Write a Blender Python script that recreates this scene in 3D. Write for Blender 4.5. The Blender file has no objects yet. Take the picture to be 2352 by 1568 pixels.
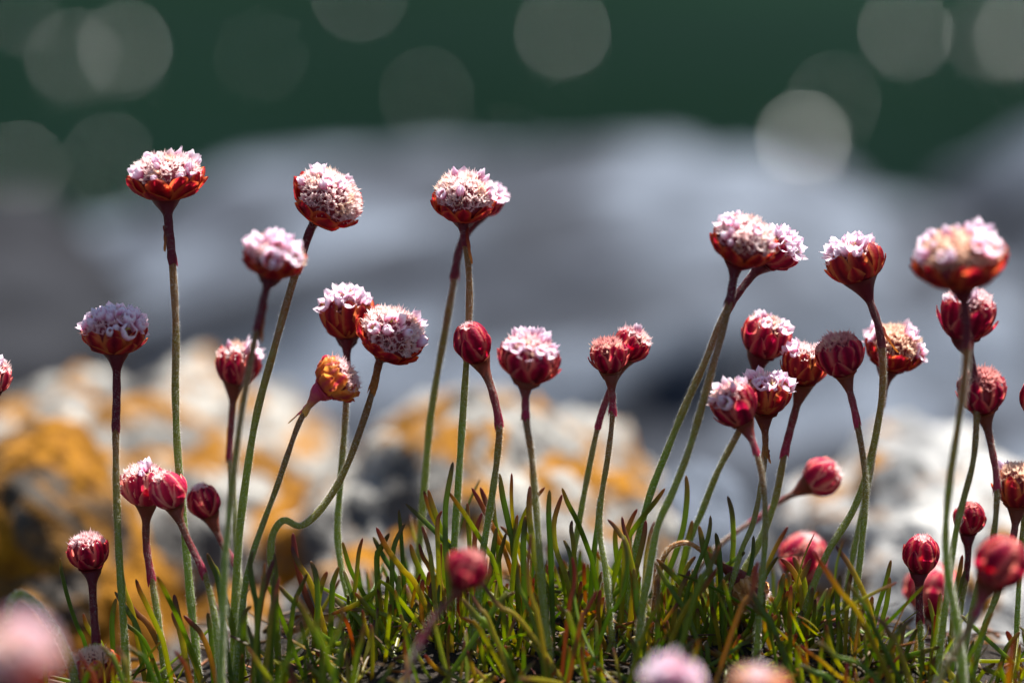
import bpy, bmesh, math, random
from mathutils import Vector, Matrix, noise
random.seed(7)
R = math.radians
scene = bpy.context.scene
C = scene.collection

# ------------------------------------------------------------------ camera, sky, sun, exposure
LENS, SENSOR, DIST, PITCH = 100.0, 36.0, 0.68, R(8.0)
FOCUS = Vector((0, 0, 0.078))
FWD = Vector((0, math.cos(PITCH), -math.sin(PITCH)))
UP = Vector((0, math.sin(PITCH), math.cos(PITCH)))
RIGHT = Vector((1, 0, 0))
CAM = FOCUS - FWD * DIST
cd = bpy.data.cameras.new('camera'); cam = bpy.data.objects.new('camera', cd); C.objects.link(cam)
cam.location = CAM; cam.rotation_euler = (R(90) - PITCH, 0, 0)
cd.lens = LENS; cd.sensor_width = SENSOR; cd.clip_start = 0.02; cd.clip_end = 5000
cd.dof.use_dof = True; cd.dof.focus_distance = DIST; cd.dof.aperture_fstop = 4.3
cd.dof.aperture_blades = 0
scene.camera = cam

SUN_EL, SUN_AZ = R(64), R(36)          # azimuth clockwise from +Y (beyond the flowers, a little to the right)
world = bpy.data.worlds.new('World'); scene.world = world; world.use_nodes = True
nt = world.node_tree; bg = nt.nodes['Background']
sky = nt.nodes.new('ShaderNodeTexSky'); sky.sky_type = 'NISHITA'; sky.sun_disc = False
sky.sun_elevation = SUN_EL; sky.sun_rotation = SUN_AZ; sky.air_density = 1.0; sky.dust_density = 0.6
nt.links.new(sky.outputs[0], bg.inputs[0]); bg.inputs[1].default_value = 0.055
sd = bpy.data.lights.new('sun', 'SUN'); sun = bpy.data.objects.new('sun', sd); C.objects.link(sun)
sd.energy = 5.0; sd.angle = R(0.53); sd.color = (1.0, 0.97, 0.92)
SUND = Vector((math.sin(SUN_AZ) * math.cos(SUN_EL), math.cos(SUN_AZ) * math.cos(SUN_EL), math.sin(SUN_EL)))
sun.rotation_euler = SUND.to_track_quat('Z', 'Y').to_euler(); sun.location = (0, 0, 5)
vs = scene.view_settings; vs.view_transform = 'Standard'; vs.look = 'None'; vs.gamma = 1; vs.exposure = 1.58
scene.render.engine = 'CYCLES'
cy = scene.cycles
cy.use_denoising = True; cy.use_adaptive_sampling = False
cy.max_bounces = 10; cy.diffuse_bounces = 4; cy.transmission_bounces = 6; cy.transparent_max_bounces = 8
cy.sample_clamp_indirect = 6.0; cy.blur_glossy = 0.5

# ------------------------------------------------------------------ helpers
S0 = SENSOR / LENS * DIST / 2352.0     # metres per pixel of the 2352-wide study picture, at the focus distance
def at(px, py, dy=0.0):
    d = DIST + dy
    k = S0 * d / DIST
    return CAM + FWD * d + RIGHT * ((px - 1176) * k) + UP * ((784 - py) * k)

def link(o, parent=None):
    C.objects.link(o)
    if parent is not None: o.parent = parent
    return o
def mesh(name, verts, faces, mats, attr=None, smooth=True, mat_idx=None):
    me = bpy.data.meshes.new(name)
    me.from_pydata([tuple(v) for v in verts], [], faces)
    for m in (mats if isinstance(mats, (list, tuple)) else [mats]): me.materials.append(m)
    if attr is not None:
        a = me.attributes.new('pt', 'FLOAT_VECTOR', 'POINT')
        a.data.foreach_set('vector', [c for t in attr for c in t])
    if smooth: me.polygons.foreach_set('use_smooth', [True] * len(me.polygons))
    if mat_idx is not None: me.polygons.foreach_set('material_index', mat_idx)
    me.update()
    return me
def obj(name, me, parent=None):
    return link(bpy.data.objects.new(name, me), parent)
def tag(o, label=None, cat=None, group=None, kind=None):
    if label: o['label'] = label
    if cat: o['category'] = cat
    if group: o['group'] = group
    if kind: o['kind'] = kind
    return o
def empty(name, loc):
    e = bpy.data.objects.new(name, None); e.location = loc; e.empty_display_size = 0.005
    return link(e)

def catmull(P, n):
    P = [Vector(p) for p in P]
    if len(P) == 2: P = [P[0], (P[0] + P[1]) / 2, P[1]]
    Q = [P[0] * 2 - P[1]] + P + [P[-1] * 2 - P[-2]]
    # centripetal-like: sample each span according to its length
    L = [max((P[i + 1] - P[i]).length, 1e-6) for i in range(len(P) - 1)]
    tot = sum(L); out = []
    for k in range(n + 1):
        s = tot * k / n; i = 0
        while i < len(L) - 1 and s > L[i]: s -= L[i]; i += 1
        t = min(s / L[i], 1.0)
        p0, p1, p2, p3 = Q[i:i + 4]
        out.append(0.5 * ((2 * p1) + (p2 - p0) * t + (2 * p0 - 5 * p1 + 4 * p2 - p3) * t * t + (3 * p1 - p0 - 3 * p2 + p3) * t ** 3))
    return out
def frames(pts, ref):
    out = []; n = None
    for i, p in enumerate(pts):
        t = (pts[min(i + 1, len(pts) - 1)] - pts[max(i - 1, 0)]).normalized()
        if n is None:
            n = ref - t * ref.dot(t)
            if n.length < 1e-4: n = Vector((0, 0, 1)).cross(t)
            n.normalize()
        else:
            n = n - t * n.dot(t); n.normalize()
        out.append((p, t, n, t.cross(n)))
    return out
def tube(pts, rad, sides, ref=Vector((0, -1, 0)), shape=None, cap=True, jit=None, ts=None):
    """rad(t) radius, shape(k, sides) -> (a, b) on the n/b axes; attr (angle, t, 0)"""
    V, F, A = [], [], []
    fr = frames(pts, ref); N = len(fr)
    for i, (p, t, n, b) in enumerate(fr):
        v = ts[i] if ts else i / (N - 1); r = rad(v)
        for k in range(sides):
            if shape: a_, b_ = shape(k, sides)
            else: th = 2 * math.pi * k / sides; a_, b_ = math.cos(th), math.sin(th)
            q = p + n * (a_ * r) + b * (b_ * r)
            if jit: q += jit(i, k, v, n * a_ + b * b_)
            V.append(q); A.append((k / sides, v, 0))
    for i in range(N - 1):
        for k in range(sides):
            k2 = (k + 1) % sides
            F.append((i * sides + k, i * sides + k2, (i + 1) * sides + k2, (i + 1) * sides + k))
    if cap:
        F.append(tuple(range(sides))[::-1]); F.append(tuple((N - 1) * sides + k for k in range(sides)))
    return V, F, A

# ------------------------------------------------------------------ materials
class NT:
    def __init__(s, name):
        s.m = bpy.data.materials.new(name); s.m.use_nodes = True; s.t = s.m.node_tree
        s.t.nodes.clear(); s.out = s.n('ShaderNodeOutputMaterial')
    def n(s, typ, **kw):
        x = s.t.nodes.new(typ)
        for k, v in kw.items(): setattr(x, k, v)
        return x
    def l(s, a, b): s.t.links.new(a, b)
    def val(s, inp, v):
        if isinstance(v, bpy.types.NodeSocket): s.l(v, inp)
        elif isinstance(v, (tuple, list)) and len(v) == 3 and inp.type == 'RGBA': inp.default_value = (*v, 1)
        else: inp.default_value = v
    def math(s, op, a, b=0.5, c=None, clamp=False):
        x = s.n('ShaderNodeMath', operation=op, use_clamp=clamp); s.val(x.inputs[0], a); s.val(x.inputs[1], b)
        if c is not None: s.val(x.inputs[2], c)
        return x.outputs[0]
    def mix(s, f, a, b, blend='MIX'):
        x = s.n('ShaderNodeMix', data_type='RGBA', blend_type=blend); s.val(x.inputs[0], f); s.val(x.inputs[6], a); s.val(x.inputs[7], b)
        return x.outputs[2]
    def ramp(s, f, stops, interp='LINEAR'):
        x = s.n('ShaderNodeValToRGB'); e = x.color_ramp.elements; x.color_ramp.interpolation = interp
        while len(e) < len(stops): e.new(0.5)
        for el, (p, c) in zip(e, stops): el.position = p; el.color = (*c, 1) if len(c) == 3 else c
        s.val(x.inputs[0], f); return x.outputs[0]
    def fac(s, f, a, b):
        x = s.n('ShaderNodeMapRange'); x.clamp = True; s.val(x.inputs[0], f); x.inputs[1].default_value = a; x.inputs[2].default_value = b
        return x.outputs[0]
    def pt(s):
        a = s.n('ShaderNodeAttribute', attribute_name='pt'); x = s.n('ShaderNodeSeparateXYZ'); s.l(a.outputs['Vector'], x.inputs[0])
        return x.outputs
    def noise(s, scale, detail=3, rough=0.5, vec=None, dim='3D', dist=0.0):
        x = s.n('ShaderNodeTexNoise', noise_dimensions=dim); x.inputs['Scale'].default_value = scale; x.inputs['Detail'].default_value = detail
        x.inputs['Roughness'].default_value = rough; x.inputs['Distortion'].default_value = dist
        if vec is not None: s.l(vec, x.inputs['Vector'])
        return x.outputs[0]
    def pos(s):
        return s.n('ShaderNodeNewGeometry').outputs['Position']
    def rnd(s): return s.n('ShaderNodeObjectInfo').outputs['Random']
    def bump(s, h, strength, dist):
        b = s.n('ShaderNodeBump'); b.inputs['Strength'].default_value = strength; b.inputs['Distance'].default_value = dist; s.l(h, b.inputs['Height'])
        return b.outputs[0]
    def bsdf(s, col, rough=0.5, spec=0.5, normal=None, metallic=0.0, ior=1.45, sheen=0.0):
        p = s.n('ShaderNodeBsdfPrincipled'); s.val(p.inputs['Base Color'], col); s.val(p.inputs['Roughness'], rough)
        p.inputs['Specular IOR Level'].default_value = spec; p.inputs['Metallic'].default_value = metallic; p.inputs['IOR'].default_value = ior
        if sheen: p.inputs['Sheen Weight'].default_value = sheen
        if normal is not None: s.l(normal, p.inputs['Normal'])
        return p.outputs[0]
    def thin(s, col, tcol, f, **kw):
        a = s.bsdf(col, **kw); t = s.n('ShaderNodeBsdfTranslucent'); s.val(t.inputs[0], tcol)
        m = s.n('ShaderNodeMixShader'); s.val(m.inputs[0], f); s.l(a, m.inputs[1]); s.l(t.outputs[0], m.inputs[2])
        return m.outputs[0]
    def done(s, sh): s.l(sh, s.out.inputs[0]); return s.m

def m_leaf(small=False):
    n = NT('thrift_leaf'); p = n.pt(); r = p[2] if small else n.rnd()
    g = n.ramp(r, [(0, (0.075, 0.125, 0.012)), (0.3, (0.13, 0.18, 0.012)), (0.6, (0.20, 0.23, 0.014)), (0.88, (0.24, 0.20, 0.02)), (0.97, (0.20, 0.09, 0.025)), (1, (0.15, 0.05, 0.025))])
    spot = n.noise(900, 3, 0.6, n.pos())
    g2 = n.mix(n.fac(spot, 0.6, 0.78), g, (0.11, 0.045, 0.03))
    tip = n.mix(n.fac(n.math('ADD', p[1], n.math('MULTIPLY', r, 0.15)), 0.84, 1.10), g2, (0.11, 0.028, 0.033))
    col = n.mix(n.fac(p[1], 0.22, 0.0), tip, (0.30, 0.20, 0.04))
    tc = n.mix(1.0, col, (2.7, 2.5, 0.9), 'MULTIPLY')
    b = n.bump(n.noise(2600, 2, 0.5, n.pos()), 0.25, 0.0002)
    return n.done(n.thin(col, tc, 0.55, rough=0.36, spec=0.45, normal=b))
def m_stem():
    n = NT('flower_stem'); p = n.pt(); r = n.rnd()
    g = n.mix(r, (0.18, 0.25, 0.03), (0.25, 0.27, 0.04))
    nz = n.noise(260, 3, 0.6, n.pos())
    v = n.math('ADD', p[1], n.math('MULTIPLY', n.math('SUBTRACT', nz, 0.5), 0.35))
    col = n.ramp(v, [(0.0, (0.13, 0.05, 0.03)), (0.2, (0.11, 0.075, 0.02)), (0.48, (0.0, 0.0, 0.0)), (1, (0, 0, 0))])
    col = n.mix(n.fac(v, 0.22, 0.55), (0.22, 0.11, 0.035), g)
    tc = n.mix(1.0, col, (1.8, 1.9, 1.1), 'MULTIPLY')
    b = n.bump(n.noise(1800, 2, 0.5, n.pos()), 0.3, 0.0002)
    return n.done(n.thin(col, tc, 0.38, rough=0.5, spec=0.3, normal=b))
def m_pinkstem():
    n = NT('pink_stem'); p = n.pt()
    col = n.mix(n.fac(p[1], 0.1, 0.75), (0.26, 0.03, 0.05), (0.17, 0.10, 0.035))
    tc = n.mix(1.0, col, (1.8, 1.7, 1.2), 'MULTIPLY')
    return n.done(n.thin(col, tc, 0.25, rough=0.5, spec=0.35, sheen=0.3))
def m_drystem():
    n = NT('dry_stem'); nz = n.noise(420, 3, 0.6, n.pos())
    col = n.mix(n.fac(nz, 0.35, 0.65), (0.30, 0.10, 0.012), (0.45, 0.20, 0.03))
    return n.done(n.thin(col, col, 0.3, rough=0.45, spec=0.4))
def m_hair():
    n = NT('stem_hair'); return n.done(n.thin((0.9, 0.88, 0.76), (0.95, 0.93, 0.82), 0.5, rough=0.4, spec=0.4))
def m_sheath(name, top, low):
    n = NT(name); p = n.pt(); nz = n.noise(500, 3, 0.6, n.pos())
    v = n.math('ADD', p[1], n.math('MULTIPLY', n.math('SUBTRACT', nz, 0.5), 0.5))
    col = n.mix(n.fac(v, 0.35, 1.05), top, low)
    tc = n.mix(1.0, col, (1.7, 1.5, 1.3), 'MULTIPLY')
    w = n.n('ShaderNodeTexWave'); w.inputs['Scale'].default_value = 900; w.inputs['Distortion'].default_value = 4
    n.l(n.pos(), w.inputs['Vector'])
    return n.done(n.thin(col, tc, 0.4, rough=0.5, spec=0.3, normal=n.bump(w.outputs[1], 0.2, 0.0002)))
def m_bract(name, keel, flesh, margin, tf=0.5):
    n = NT(name); p = n.pt(); r = n.rnd()
    au = n.math('ABSOLUTE', p[0], 0)
    nz = n.math('MULTIPLY', n.math('SUBTRACT', n.noise(380, 3, 0.6, n.pos()), 0.5), 0.7)
    u = n.math('ADD', au, nz)
    k = n.mix(n.fac(u, 0.05, 0.42), keel, flesh)
    c = n.mix(n.fac(n.math('ADD', u, n.math('MULTIPLY', r, 0.25)), 0.62, 1.08), k, margin)
    c = n.mix(n.math('MULTIPLY', n.fac(n.math('ADD', au, n.math('MULTIPLY', nz, 0.45)), 0.66, 0.92), n.fac(p[1], 0.15, 0.5)), c, margin)
    c = n.mix(n.fac(p[1], 0.28, 0.0), c, keel)
    c = n.mix(n.math('MULTIPLY', n.fac(p[1], 0.8, 1.0), n.fac(au, 0.5, 0.1)), c, keel)
    c = n.mix(n.math('MULTIPLY', r, 0.35), c, flesh)
    tc = n.mix(1.0, c, (1.75, 1.45, 1.2), 'MULTIPLY')
    st = n.noise(1500, 2, 0.5, n.pos())
    return n.done(n.thin(c, tc, tf, rough=0.62, spec=0.2, normal=n.bump(st, 0.6, 0.0004)))
def m_calyx(name, base, rim):
    n = NT(name); p = n.pt(); r = n.rnd()
    c = n.mix(n.fac(p[1], 0.55, 0.98), base, n.mix(r, rim, tuple(min(1, x * 0.82 + y) for x, y in zip(rim, (0.05, -0.02, -0.04)))))
    return n.done(n.thin(c, n.mix(1.0, c, (1.1, 1.05, 1.0), 'MULTIPLY'), 0.5, rough=0.6, spec=0.25))
def m_petal():
    n = NT('petal'); p = n.pt(); r = n.rnd()
    tipc = n.mix(r, (0.92, 0.76, 0.87), (0.95, 0.88, 0.93))
    c = n.mix(n.fac(p[1], 0.40, 0.82), (0.66, 0.07, 0.24), tipc)
    c = n.mix(n.math('MULTIPLY', n.fac(n.math('ABSOLUTE', p[0], 0), 0.16, 0.0), 0.35), c, (0.62, 0.2, 0.48))
    return n.done(n.thin(c, c, 0.56, rough=0.5, spec=0.3))
def simple(name, col, rough=0.6, tf=0.0, spec=0.4):
    n = NT(name)
    return n.done(n.thin(col, col, tf, rough=rough, spec=spec) if tf else n.bsdf(col, rough, spec))

M = dict(leaf=m_leaf(), leaf_small=m_leaf(True), stem=m_stem(), pinkstem=m_pinkstem(), drystem=m_drystem(), hair=m_hair(),
         sheath_dark=m_sheath('sheath_dark', (0.13, 0.012, 0.022), (0.17, 0.014, 0.03)),
         sheath_amber=m_sheath('sheath_amber', (0.15, 0.02, 0.015), (0.40, 0.15, 0.02)),
         sheath_pink=m_sheath('sheath_pink', (0.20, 0.05, 0.03), (0.42, 0.018, 0.075)),
         sheath_gold=m_sheath('sheath_gold', (0.48, 0.05, 0.12), (0.75, 0.42, 0.08)),
         amber=m_bract('bract_amber', (0.18, 0.004, 0.022), (0.42, 0.016, 0.032), (0.56, 0.15, 0.045), 0.6),
         crimson=m_bract('bract_crimson', (0.13, 0.002, 0.028), (0.46, 0.010, 0.070), (0.66, 0.26, 0.21), 0.62),
         mixed=m_bract('bract_mixed', (0.18, 0.004, 0.028), (0.44, 0.03, 0.04), (0.60, 0.25, 0.08), 0.6),
         gold=m_bract('bract_gold', (0.45, 0.03, 0.10), (0.62, 0.20, 0.05), (0.80, 0.45, 0.09)),
         bright=m_bract('bract_bright', (0.36, 0.004, 0.06), (0.56, 0.035, 0.10), (0.80, 0.44, 0.35)),
         dry=m_bract('bract_dry', (0.30, 0.10, 0.03), (0.52, 0.27, 0.07), (0.68, 0.48, 0.25)),
         calyx=m_calyx('calyx_cream', (0.54, 0.05, 0.13), (0.94, 0.84, 0.83)),
         calyx_tan=m_calyx('calyx_tan', (0.48, 0.11, 0.09), (0.88, 0.70, 0.56)),
         calyx_pink=m_calyx('calyx_pink', (0.50, 0.03, 0.11), (0.88, 0.70, 0.72)),
         calyx_red=m_calyx('calyx_red', (0.36, 0.015, 0.05), (0.72, 0.38, 0.37)),
         petal=m_petal(), anther=simple('anther', (0.55, 0.42, 0.06)), core=simple('receptacle', (0.20, 0.018, 0.03), 0.7))

# ------------------------------------------------------------------ the lie of the land
WATER_Z = -1.8
def smooth(a, b, x):
    t = max(0.0, min(1.0, (x - a) / (b - a))); return t * t * (3 - 2 * t)
def ground_z(x, y):
    z = 0.003 + 0.008 * math.exp(-((x - 0.012) / 0.075) ** 2 - ((y - 0.012) / 0.030) ** 2)
    z -= 0.012 * smooth(-0.03, -0.09, x) + 0.006 * smooth(0.06, 0.12, x)
    if y < -0.015: z -= 0.32 * (-0.015 - y) if y > -0.4 else 0.32 * 0.385
    if y > 0.02: z -= 0.42 * (y - 0.02) if y < 0.14 else 0.42 * 0.12
    if y > 0.14: z -= 0.20 * (y - 0.14) ** 1.02
    z += 0.004 * noise.noise((x * 40, y * 40, 0.3)) * smooth(3, 0.5, abs(x) + abs(y)) + 0.0022 * noise.noise((x * 130, y * 130, 1.3)) * smooth(1, 0.3, abs(x) + abs(y))
    z += 0.05 * noise.noise((x * 2.2, y * 2.2, 5)) * smooth(0.25, 1.2, abs(x) + abs(y))
    return z

n = NT('soil'); nz = n.noise(160, 5, 0.65, n.pos()); n2 = n.noise(900, 3, 0.6, n.pos()); n3 = n.noise(3, 4, 0.6, n.pos())
c = n.ramp(nz, [(0.3, (0.012, 0.009, 0.006)), (0.55, (0.022, 0.015, 0.010)), (0.78, (0.06, 0.04, 0.025))])
sep = n.n('ShaderNodeSeparateXYZ'); n.l(n.pos(), sep.inputs[0])
far = n.fac(n.math('ADD', sep.outputs[1], n.math('MULTIPLY', n3, 0.3)), 0.22, 0.34)
c = n.mix(far, c, n.ramp(n3, [(0.3, (0.09, 0.09, 0.085)), (0.7, (0.26, 0.26, 0.25))]))
M['soil'] = n.done(n.bsdf(c, 0.85, 0.25, n.bump(n.math('ADD', nz, n2), 0.8, 0.003)))
def axis(lo, hi, fine_lo, fine_hi, step, grow=1.22):
    xs = []; x = fine_lo
    while x < fine_hi: xs.append(x); x += step
    s = step
    while x < hi: xs.append(x); s *= grow; x += s
    xs.append(hi); s = step; x = fine_lo - s
    while x > lo: xs.insert(0, x); s *= grow; x -= s
    xs.insert(0, lo); return xs
gx, gy = axis(-60, 60, -0.2, 0.2, 0.004), axis(-12, 40, -0.26, 0.1, 0.004)
V = [(x, y, ground_z(x, y)) for y in gy for x in gx]; nx = len(gx)
F = [(j * nx + i, j * nx + i + 1, (j + 1) * nx + i + 1, (j + 1) * nx + i) for j in range(len(gy) - 1) for i in range(nx - 1)]
tag(obj('ground', mesh('ground', V, F, M['soil'])), kind='structure')

# sea
n = NT('sea_water')
mp = n.n('ShaderNodeMapping'); n.l(n.pos(), mp.inputs[0]); mp.inputs['Scale'].default_value = (0.35, 1.0, 1.0)
w1 = n.noise(1.1, 4, 0.55, mp.outputs[0]); w2 = n.noise(5.0, 3, 0.55, mp.outputs[0])
big = n.noise(0.14, 3, 0.55, mp.outputs[0])
sx = n.n('ShaderNodeSeparateXYZ'); n.l(n.pos(), sx.inputs[0])
col = n.mix(n.fac(big, 0.40, 0.60), (0.0003, 0.0030, 0.0015), (0.0024, 0.0050, 0.0066))
hgt = n.math('ADD', n.math('MULTIPLY', w1, 1.0), n.math('MULTIPLY', w2, 0.25))
M['sea'] = n.done(n.bsdf(col, 0.12, 0.5, n.bump(hgt, 0.08, 0.10), ior=1.33))
wx, wy = axis(-900, 900, -30, 30, 1.5, 1.3), axis(2.5, 900, 2.5, 60, 1.2, 1.25)
def wave(x, y):
    f = smooth(90, 40, abs(x) + y * 0.5)
    return WATER_Z + 0.025 * f * noise.noise((x * 0.5, y * 0.9, 3)) + 0.008 * f * noise.noise((x * 1.4, y * 1.9, 8))
V = [(x, y, wave(x, y)) for y in wy for x in wx]; nx = len(wx)
F = [(j * nx + i, j * nx + i + 1, (j + 1) * nx + i + 1, (j + 1) * nx + i) for j in range(len(wy) - 1) for i in range(nx - 1)]
sea = tag(obj('sea', mesh('sea', V, F, M['sea'])), kind='structure')
# steep wavelet faces that throw the sun back towards the shore
n = NT('wave_crest'); M['crest'] = n.done(n.bsdf((0.002, 0.006, 0.005), 0.24, 0.5, ior=1.33))
glints = [(165, 125, .42), (285, 105, .60), (48, 385, .5), (252, 365, .32), (825, -15, .28), (980, 215, .18), (1292, 70, .48), (1100, -50, .25),
          (1845, 315, 1.5), (1915, 225, .22), (2080, 68, .55), (2275, 75, .3), (2345, 75, .62), (30, 15, .2), (360, -60, .3), (1165, 345, .10), (600, 120, .08)]
for gx_, gy_, g in glints:
    d = (at(gx_, gy_, 10) - CAM).normalized()
    P = CAM + d * ((WATER_Z + 0.06 - CAM.z) / d.z); dist = (P - CAM).length
    H = (SUND - d).normalized()                       # a face with this normal mirrors the sun to the shore
    t1 = Vector((0, 0, 1)).cross(H).normalized(); t2 = H.cross(t1)
    rad = 0.0018 * dist * math.sqrt(g)
    V, F = [], []
    rings, seg = 4, 18
    for i in range(rings + 1):
        rr = i / rings
        for k in range(seg):
            th = 2 * math.pi * k / seg
            V.append(t1 * (rad * 1.25 * rr * math.cos(th)) + t2 * (rad * rr * math.sin(th) * 1.0) - H * (rad * 0.05 * rr * rr))
    off = len(V)
    for k in range(seg):                              # the back of the wavelet runs down into the water
        th = 2 * math.pi * k / seg
        q = t1 * (rad * 1.7 * math.cos(th)) + t2 * (rad * 1.3 * math.sin(th)); q.z = -0.35 * rad * 1.5 - 0.1
        V.append(q)
    for i in range(rings):
        for k in range(seg):
            k2 = (k + 1) % seg
            F.append((i * seg + k, i * seg + k2, (i + 1) * seg + k2, (i + 1) * seg + k))
    for k in range(seg):
        k2 = (k + 1) % seg; F.append((rings * seg + k, rings * seg + k2, off + k2, off + k))
    o = obj('wave_crest', mesh('wave_crest', V, F, M['crest']), sea); o.location = P

# dark slope beyond view, added so the water mirrors it instead of sky
n = NT('added_hillside'); h1 = n.noise(0.02, 6, 0.65, n.pos())
M['added_hill'] = n.done(n.bsdf(n.ramp(h1, [(0.3, (0.003, 0.008, 0.005)), (0.6, (0.006, 0.016, 0.010)), (0.8, (0.012, 0.018, 0.016))]), 1.0, 0.0))
V, F = [], []; nx, ny = 90, 14
for j in range(ny):
    for i in range(nx):
        a = R(-110 + 220 * i / (nx - 1)); rr = 130 + 24 * j
        x, y = math.sin(a) * rr, math.cos(a) * rr
        hh = 215 * smooth(0, ny - 1, j) * (0.8 + 0.5 * noise.noise((x * 0.006, y * 0.006, 2))) + 8 * noise.noise((x * 0.03, y * 0.03, 4)) * smooth(0, 3, j)
        V.append((x, y, WATER_Z - 1.5 + hh))
F = [(j * nx + i, j * nx + i + 1, (j + 1) * nx + i + 1, (j + 1) * nx + i) for j in range(ny - 1) for i in range(nx - 1)]
tag(obj('added_hill', mesh('added_hill', V, F, M['added_hill'])), kind='structure')

# ------------------------------------------------------------------ rocks
def rock_mat(name, stops, lichen, lich_scale, lich_lo, lich_hi, lcol, band=None):
    n = NT(name); p = n.pos()
    base = n.noise(lich_scale * 1.5 if lichen else 14, 5, 0.65, p, dist=0.4); fine = n.noise(240, 4, 0.6, p)
    c = n.ramp(n.math('ADD', n.math('MULTIPLY', base, 0.75), n.math('MULTIPLY', fine, 0.25)), stops)
    if band:
        ro = n.n('ShaderNodeMapping'); n.l(p, ro.inputs[0]); ro.inputs['Rotation'].default_value = (0, R(22), 0)
        mp = n.n('ShaderNodeMapping'); n.l(ro.outputs[0], mp.inputs[0]); mp.inputs['Scale'].default_value = (3.5, 3.5, 15.0)
        bz = n.noise(1.05, 1.5, 0.5, mp.outputs[0], dist=0.3)
        c = n.mix(n.fac(bz, 0.46, 0.54), c, n.mix(1.0, c, band, 'MULTIPLY'))
    if lichen:
        mp2 = n.n('ShaderNodeMapping'); n.l(p, mp2.inputs[0]); mp2.inputs['Scale'].default_value = (1.0, 1.3, 2.0); mp2.inputs['Rotation'].default_value = (0, R(-15), 0)
        l1 = n.noise(lich_scale, 5, 0.62, mp2.outputs[0], dist=0.6)
        m = n.fac(l1, lich_lo, lich_hi)
        c = n.mix(m, c, n.mix(n.fac(fine, 0.35, 0.65), lcol[0], lcol[1]))
    b = n.bump(n.math('ADD', base, n.math('MULTIPLY', fine, 0.35)), 0.7, 0.008)
    return n.done(n.bsdf(c, 0.85, 0.15, b))
ORANGE = ((0.12, 0.045, 0.001), (0.28, 0.118, 0.003))
PALE = [(0.36, (0.014, 0.012, 0.011)), (0.45, (0.085, 0.08, 0.074)), (0.53, (0.22, 0.21, 0.188)), (0.67, (0.43, 0.405, 0.355))]
WHITE = [(0.32, (0.04, 0.039, 0.039)), (0.44, (0.16, 0.16, 0.157)), (0.55, (0.34, 0.33, 0.312)), (0.69, (0.55, 0.53, 0.49))]
GREY = [(0.36, (0.045, 0.054, 0.070)), (0.5, (0.082, 0.096, 0.121)), (0.64, (0.165, 0.19, 0.23))]
M['rock_lichen'] = rock_mat('rock_lichen', PALE, True, 24, 0.505, 0.555, ORANGE)
M['rock_gold'] = rock_mat('rock_gold', [(0.36, (0.010, 0.009, 0.009)), (0.6, (0.06, 0.05, 0.04)), (0.75, (0.2, 0.18, 0.15))], True, 22, 0.40, 0.50, ORANGE)
M['rock_white'] = rock_mat('rock_white', WHITE, True, 26, 0.53, 0.59, ORANGE)
M['rock_grey'] = rock_mat('rock_grey', GREY, False, 0, 0, 0, None, (0.24, 0.24, 0.26))
M['rock_dark'] = rock_mat('rock_dark', [(0.3, (0.006, 0.0065, 0.009)), (0.6, (0.018, 0.019, 0.024)), (0.8, (0.04, 0.04, 0.045))], False, 0, 0, 0, None, (0.5, 0.5, 0.55))  # sun reaches this boulder; its shade is put into the dark tone
def rock(label, px, py_top, dy, wpx, ry, rz, mat, seed, amp=0.16, freq=2.2, sub=5, fine=0.03, rot=0, ridge=0.0):
    k = S0 * (DIST + dy) / DIST
    rx = wpx * k / 2; top = at(px, py_top, dy)
    bm = bmesh.new(); bmesh.ops.create_icosphere(bm, subdivisions=sub, radius=1)
    for v in bm.verts:
        p = v.co.copy(); q = Vector((p.x * rx, p.y * ry, p.z * rz)) / max(rx, ry, rz)
        d = amp * noise.fractal(q * freq + Vector((seed, seed * 2.3, 0)), 0.9, 2.1, 4)
        cell = noise.voronoi(q * freq * 1.7 + Vector((seed, 0, 3)))[0]
        d += amp * 0.45 * (cell[1] - cell[0]) - amp * 0.1
        d += fine * noise.fractal(q * freq * 6 + Vector((0, seed, 0)), 0.8, 2.1, 3)
        if ridge:                                        # slanting ledges of the bedding
            a = R(24); w_ = (q.z * math.cos(a) - q.x * math.sin(a)) + 0.35 * q.y; l_ = q.x * math.cos(a) + q.z * math.sin(a)
            d += ridge * noise.noise((w_ * 10 + seed, l_ * 1.6, q.y * 1.5)) + ridge * 0.55 * noise.noise((w_ * 23, l_ * 3.5, q.y * 3 + seed))
        p = p * (1 + d)
        # flatten towards boxy facets
        v.co = Vector((p.x * rx, p.y * ry, p.z * rz))
    zt = max(v.co.z for v in bm.verts)
    me = bpy.data.meshes.new('boulder'); bm.to_mesh(me); bm.free()
    me.materials.append(M[mat]); me.polygons.foreach_set('use_smooth', [True] * len(me.polygons))
    o = obj('boulder', me); o.location = (top.x, top.y, top.z - zt * 0.97); o.rotation_euler = (0, 0, R(rot))
    return tag(o, label, 'rock', 'boulders behind the flowers')
rock('large pale boulder crusted with orange lichen, its dark hollow in shade', 330, 880, 0.27, 1500, 0.19, 0.14, 'rock_lichen', 1.7, amp=0.14, freq=3.4, sub=6, fine=0.035)
rock('low orange-spotted boulder right behind the tangled leaf cushion', 1110, 925, 0.20, 1150, 0.13, 0.10, 'rock_lichen', 4.1, amp=0.14, freq=3.2, sub=6, fine=0.035)
rock('whitish lichen-flecked boulder behind the crowded cluster of buds', 2130, 1020, 0.21, 1050, 0.15, 0.11, 'rock_white', 9.2, amp=0.14, freq=3.2, sub=6, fine=0.035)
rock('steep dark-fronted ledge of the lichen boulder behind the round crimson bud', 90, 990, 0.15, 640, 0.05, 0.08, 'rock_gold', 17.3, amp=0.12, freq=2.4, sub=6, fine=0.02)
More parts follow.
